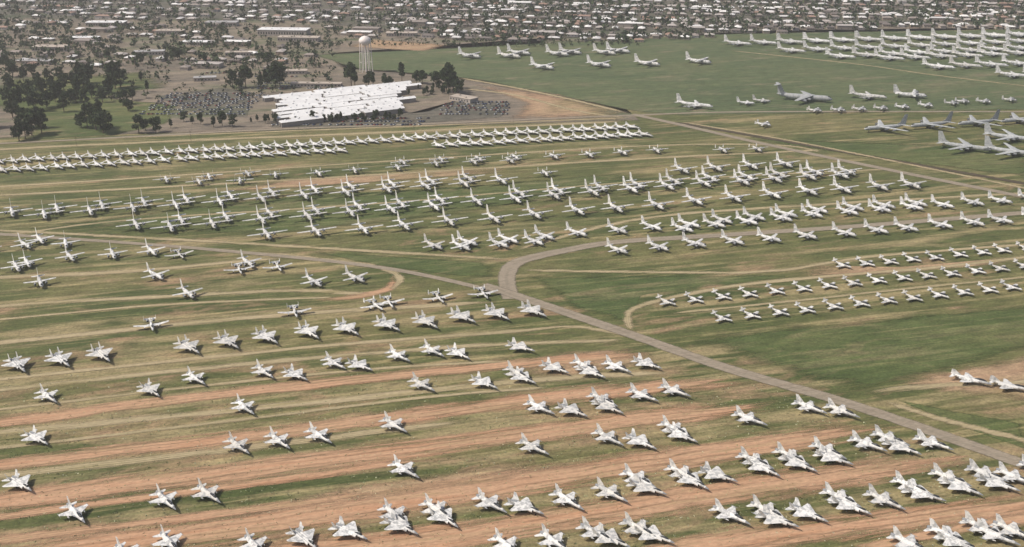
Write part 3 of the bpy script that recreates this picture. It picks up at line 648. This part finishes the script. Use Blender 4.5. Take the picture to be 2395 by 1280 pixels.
# ------------------------------------------------------------------ warehouse complex
m_wroof = flat('white_metal_roof', (.76, .75, .73), .5, .12, .08)
m_wwall = flat('warehouse_wall', (.3, .27, .24), .8, .1, .2)
def parent_empty(name, x, y, ang=0):
    e = bpy.data.objects.new(name, None); scene.collection.objects.link(e); e.location = (x, y, 0); e.rotation_euler = (0, 0, ang); return e
def child(name, b, mats, par):
    o = bpy.data.objects.new(name, b.mesh(name, mats)); scene.collection.objects.link(o); o.parent = par; return o
def warehouse(cx, cy, ang, bays, bw, length, stag, name='warehouse'):
    e = parent_empty(name, cx, cy, ang); rb = MB(); wb = MB(); ob = MB()
    for i in range(bays):
        u = (i-(bays-1)/2)*bw; s = stag(i); y0 = -length/2+s[0]; y1 = length/2+s[1]
        cuts = [y0, y0+(y1-y0)*R.uniform(.28, .38), y0+(y1-y0)*R.uniform(.6, .7), y1]
        for k in range(3):
            a, c_ = cuts[k]+.4, cuts[k+1]-3; h = 4.4+R.uniform(-.8, .9); hw = bw*.5-.8; off = R.uniform(-.4, .4); uu = u+off
            wb.box((uu, (a+c_)/2, h/2), (hw*2-1, c_-a-.8, h), 0)
            vs = [(uu-hw, a, h+.02), (uu+hw, a, h+.02), (uu, a, h+1.7), (uu-hw, c_, h+.02), (uu+hw, c_, h+.02), (uu, c_, h+1.7)]
            rb.add(vs, [(0, 2, 5, 3), (1, 4, 5, 2), (0, 1, 2), (3, 5, 4), (0, 3, 4, 1)], 0)
            ob.box((uu, a+.36, 1.9), (hw, .1, 3.6), 0)
            for q in range(3):
                rb.box((uu, a+6+q*14, h+1.9), (1.2, 1.6, .7), 0)
    child('roof', rb, [m_wroof], e); child('walls', wb, [m_wwall], e); child('doors', ob, [m_dark], e)
cx, cy = G(815, 245)
warehouse(cx, cy, math.radians(-60), 13, 10.5, 158, lambda i: (R.uniform(-16, 16)+(5-i)*2.0, R.uniform(-18, 18)-(i-5)*5))
def simple_building(px, py, w, d, h, ang, mats, name):
    x, y = G(px, py); e = parent_empty(name, x, y, ang)
    wb = MB(); wb.box((0, 0, h/2), (w, d, h)); child('walls', wb, [mats[1]], e)
    rb = MB(); rb.box((0, 0, h+.2), (w+1, d+1, .4))
    for k in range(max(1, int(w/14))): rb.box((-w/2+7+k*13, R.uniform(-d/4, d/4), h+.9), (2.2, 2, 1))
    child('roof', rb, [mats[0]], e)
    ob = MB()
    for k in range(int(w/4)): ob.box((-w/2+2+k*4, -d/2-.03, h*.5), (1.8, .06, h*.35))
    child('windows', ob, [m_glass], e)
m_troof = flat('tan_roof', (.42, .36, .3), .8, .15, .1); m_groof = flat('grey_roof', (.36, .35, .34), .8, .15, .1)
m_twall = flat('stucco_wall', (.42, .37, .32), .8, .1, .2)
for (px, py, w, d, h, mt, an) in [(665, 82, 75, 26, 9, m_wroof, -5), (700, 96, 60, 18, 6, m_troof, -5), (350, 128, 40, 14, 5, m_groof, 10), (120, 118, 46, 20, 6, m_troof, 0), (460, 105, 40, 16, 5, m_wroof, -5), (250, 60, 60, 22, 6, m_wroof, 0),
    (560, 130, 36, 12, 5, m_troof, 5), (520, 60, 50, 20, 6, m_groof, 0), (1085, 236, 30, 14, 4.5, m_troof, -38), (480, 188, 26, 12, 4, m_groof, 12), (690, 172, 30, 12, 4, m_troof, 5), (940, 84, 46, 16, 5, m_troof, 0), (90, 150, 36, 14, 5, m_groof, -5), (740, 202, 60, 10, 4, m_troof, -3), (200, 95, 40, 16, 5, m_wroof, 0), (400, 80, 40, 18, 6, m_troof, 0)]:
    simple_building(px, py, w, d, h, math.radians(an), (mt, m_twall), 'low_building')

# water tower
x, y = G(857, 168); e = parent_empty('water_tower', x, y)
tb = MB(); pr = [(0.01, 33), (3, 33.2), (5.5, 34.6), (7.4, 36.8), (7.8, 38.8), (7.2, 41), (4.8, 43.4), (1.8, 44.7), (.01, 45)]
m_tank = flat('tank_paint', (.78, .71, .66), .5, .06, .2)
tb.loft([(z_, 0, 0, r_, r_) for r_, z_ in pr], 0, 20, 'z'); child('tank', tb, [m_tank], e)
lb = MB()
for k in range(6):
    a = k*math.pi/3; a0 = Vector((math.cos(a)*8, math.sin(a)*8, 0)); a1 = Vector((math.cos(a)*6.8, math.sin(a)*6.8, 37))
    lb.loft([(0, a0.x, a0.y, .5, .5), (37, a1.x, a1.y, .5, .5)], 0, 8, 'z')
lb.loft([(0, 0, 0, 1.0, 1.0), (33.5, 0, 0, 1.0, 1.0)], 0, 10, 'z')
for zz in (12, 24):
    r_ = 8-1.2*zz/37
    for k in range(6):
        a = k*math.pi/3; c2 = (k+1)*math.pi/3
        p = Vector((math.cos(a)*r_, math.sin(a)*r_, zz)); q = Vector((math.cos(c2)*r_, math.sin(c2)*r_, zz)); n = Vector((0, 0, .15)); m_ = (q-p).cross(n).normalized()*.15
        lb.add([p+n, p+m_, p-n, p-m_, q+n, q+m_, q-n, q-m_], [(0, 1, 5, 4), (1, 2, 6, 5), (2, 3, 7, 6), (3, 0, 4, 7)])
child('legs', lb, [m_tank], e)

# cars
cm = []
for i, col in enumerate([(.7, .7, .7), (.08, .08, .09), (.4, .4, .42), (.35, .06, .05), (.06, .1, .22)]):
    b = MB(); b.loft([(2.2, 0, .6, .6, .2), (2.1, 0, .65, .85, .32), (0, 0, .7, .9, .4), (-2.1, 0, .7, .85, .36), (-2.2, 0, .65, .6, .2)], 0, 8)
    b.loft([(1.1, 0, 1.0, .7, .1), (.4, 0, 1.2, .72, .32), (-1.2, 0, 1.2, .72, .32), (-1.9, 0, 1.0, .7, .1)], 1, 8)
    for sx in (-1.35, 1.35):
        for sy in (-.8, .8): b.wheel(sx, sy, .33, .2, .5)
    cm.append(b.mesh('parked_car', [flat('car_paint_%d' % i, col, .3, .05), m_glass, m_dark, m_tyre]))
def car(x, y, a):
    o = bpy.data.objects.new('parked_car', R.choice([cm[0], cm[0], cm[2]]+cm)); scene.collection.objects.link(o); o.location = (x, y, .2); o.rotation_euler = (0, 0, a)
for (pa, pb, nr, nc) in [((395, 220), (570, 268), 11, 26), ((1040, 240), (1185, 268), 7, 18), ((640, 293), (1000, 278), 3, 46), ((470, 180), (700, 172), 2, 22), ((590, 208), (800, 196), 3, 26)]:
    A = Vector(G(*pa)); B = Vector(G(*pb))
    for i in range(nr):
        for j in range(nc):
            if R.random() < .25: continue
            x = A.x+(B.x-A.x)*(j/(nc-1)); y = A.y+(B.y-A.y)*(i/(nr-1))
            car(x+R.uniform(-1, 1)+(i % 2)*1.5, y+R.uniform(-.6, .6), 1.2+R.uniform(-.08, .08))
for px, py in [(968, 305), (1442, 282), (447, 332), (700, 318), (1200, 294), (180, 345)]:
    b = MB(); b.loft([(0, 0, 0, .16, .16), (11, 0, 0, .1, .1)], 0, 8, 'z'); b.box((0, 0, 10.2), (2.4, .14, .14)); b.box((0, 0, 9.3), (1.8, .14, .14))
    o = bpy.data.objects.new('utility_pole', b.mesh('utility_pole', [m_bark])); scene.collection.objects.link(o); xx, yy = G(px, py); o.location = (xx, yy, 0)

# ------------------------------------------------------------------ haze (real homogeneous air volume)
hm = bpy.data.materials.new('haze'); hm.use_nodes = True; nt = hm.node_tree; nt.nodes.remove(nt.nodes['Principled BSDF'])
vs_ = nt.nodes.new('ShaderNodeVolumeScatter'); vs_.inputs['Density'].default_value = 1.0e-4; vs_.inputs['Anisotropy'].default_value = .2
vs_.inputs['Color'].default_value = (.99, .965, .93, 1)
nt.links.new(vs_.outputs[0], nt.nodes['Material Output'].inputs['Volume'])
b = MB(); b.box((0, 6000, 249), (16000, 14000, 502)); o = bpy.data.objects.new('haze', b.mesh('haze', [hm])); scene.collection.objects.link(o)

# ------------------------------------------------------------------ light, sky, camera
w = bpy.data.worlds.new('World'); scene.world = w; w.use_nodes = True
nt = w.node_tree; bg = nt.nodes['Background']; sky = nt.nodes.new('ShaderNodeTexSky'); sky.sky_type = 'NISHITA'; sky.sun_disc = False
EL, AZ = 52, 262   # azimuth clockwise from +Y
sky.sun_elevation = math.radians(EL); sky.sun_rotation = math.radians(AZ); sky.dust_density = 4.0; sky.air_density = .8
nt.links.new(sky.outputs[0], bg.inputs[0]); bg.inputs[1].default_value = .12
ld = bpy.data.lights.new('sun', 'SUN'); ld.energy = 3.7; ld.angle = math.radians(1.5); ld.color = (1, .935, .84)
lo = bpy.data.objects.new('sun', ld); scene.collection.objects.link(lo)
d = Vector((math.sin(math.radians(AZ))*math.cos(math.radians(EL)), math.cos(math.radians(AZ))*math.cos(math.radians(EL)), math.sin(math.radians(EL))))
lo.rotation_euler = d.to_track_quat('Z', 'Y').to_euler()
cd = bpy.data.cameras.new('camera'); cam = bpy.data.objects.new('camera', cd); scene.collection.objects.link(cam)
cam.location = (0, 0, H); cam.rotation_euler = (math.pi/2-PITCH, 0, 0)
cd.sensor_width = 36; cd.lens = 36*FPX/2395; cd.clip_start = 1; cd.clip_end = 60000
scene.camera = cam
scene.view_settings.view_transform = 'Standard'; scene.view_settings.look = 'None'; scene.view_settings.exposure = 0
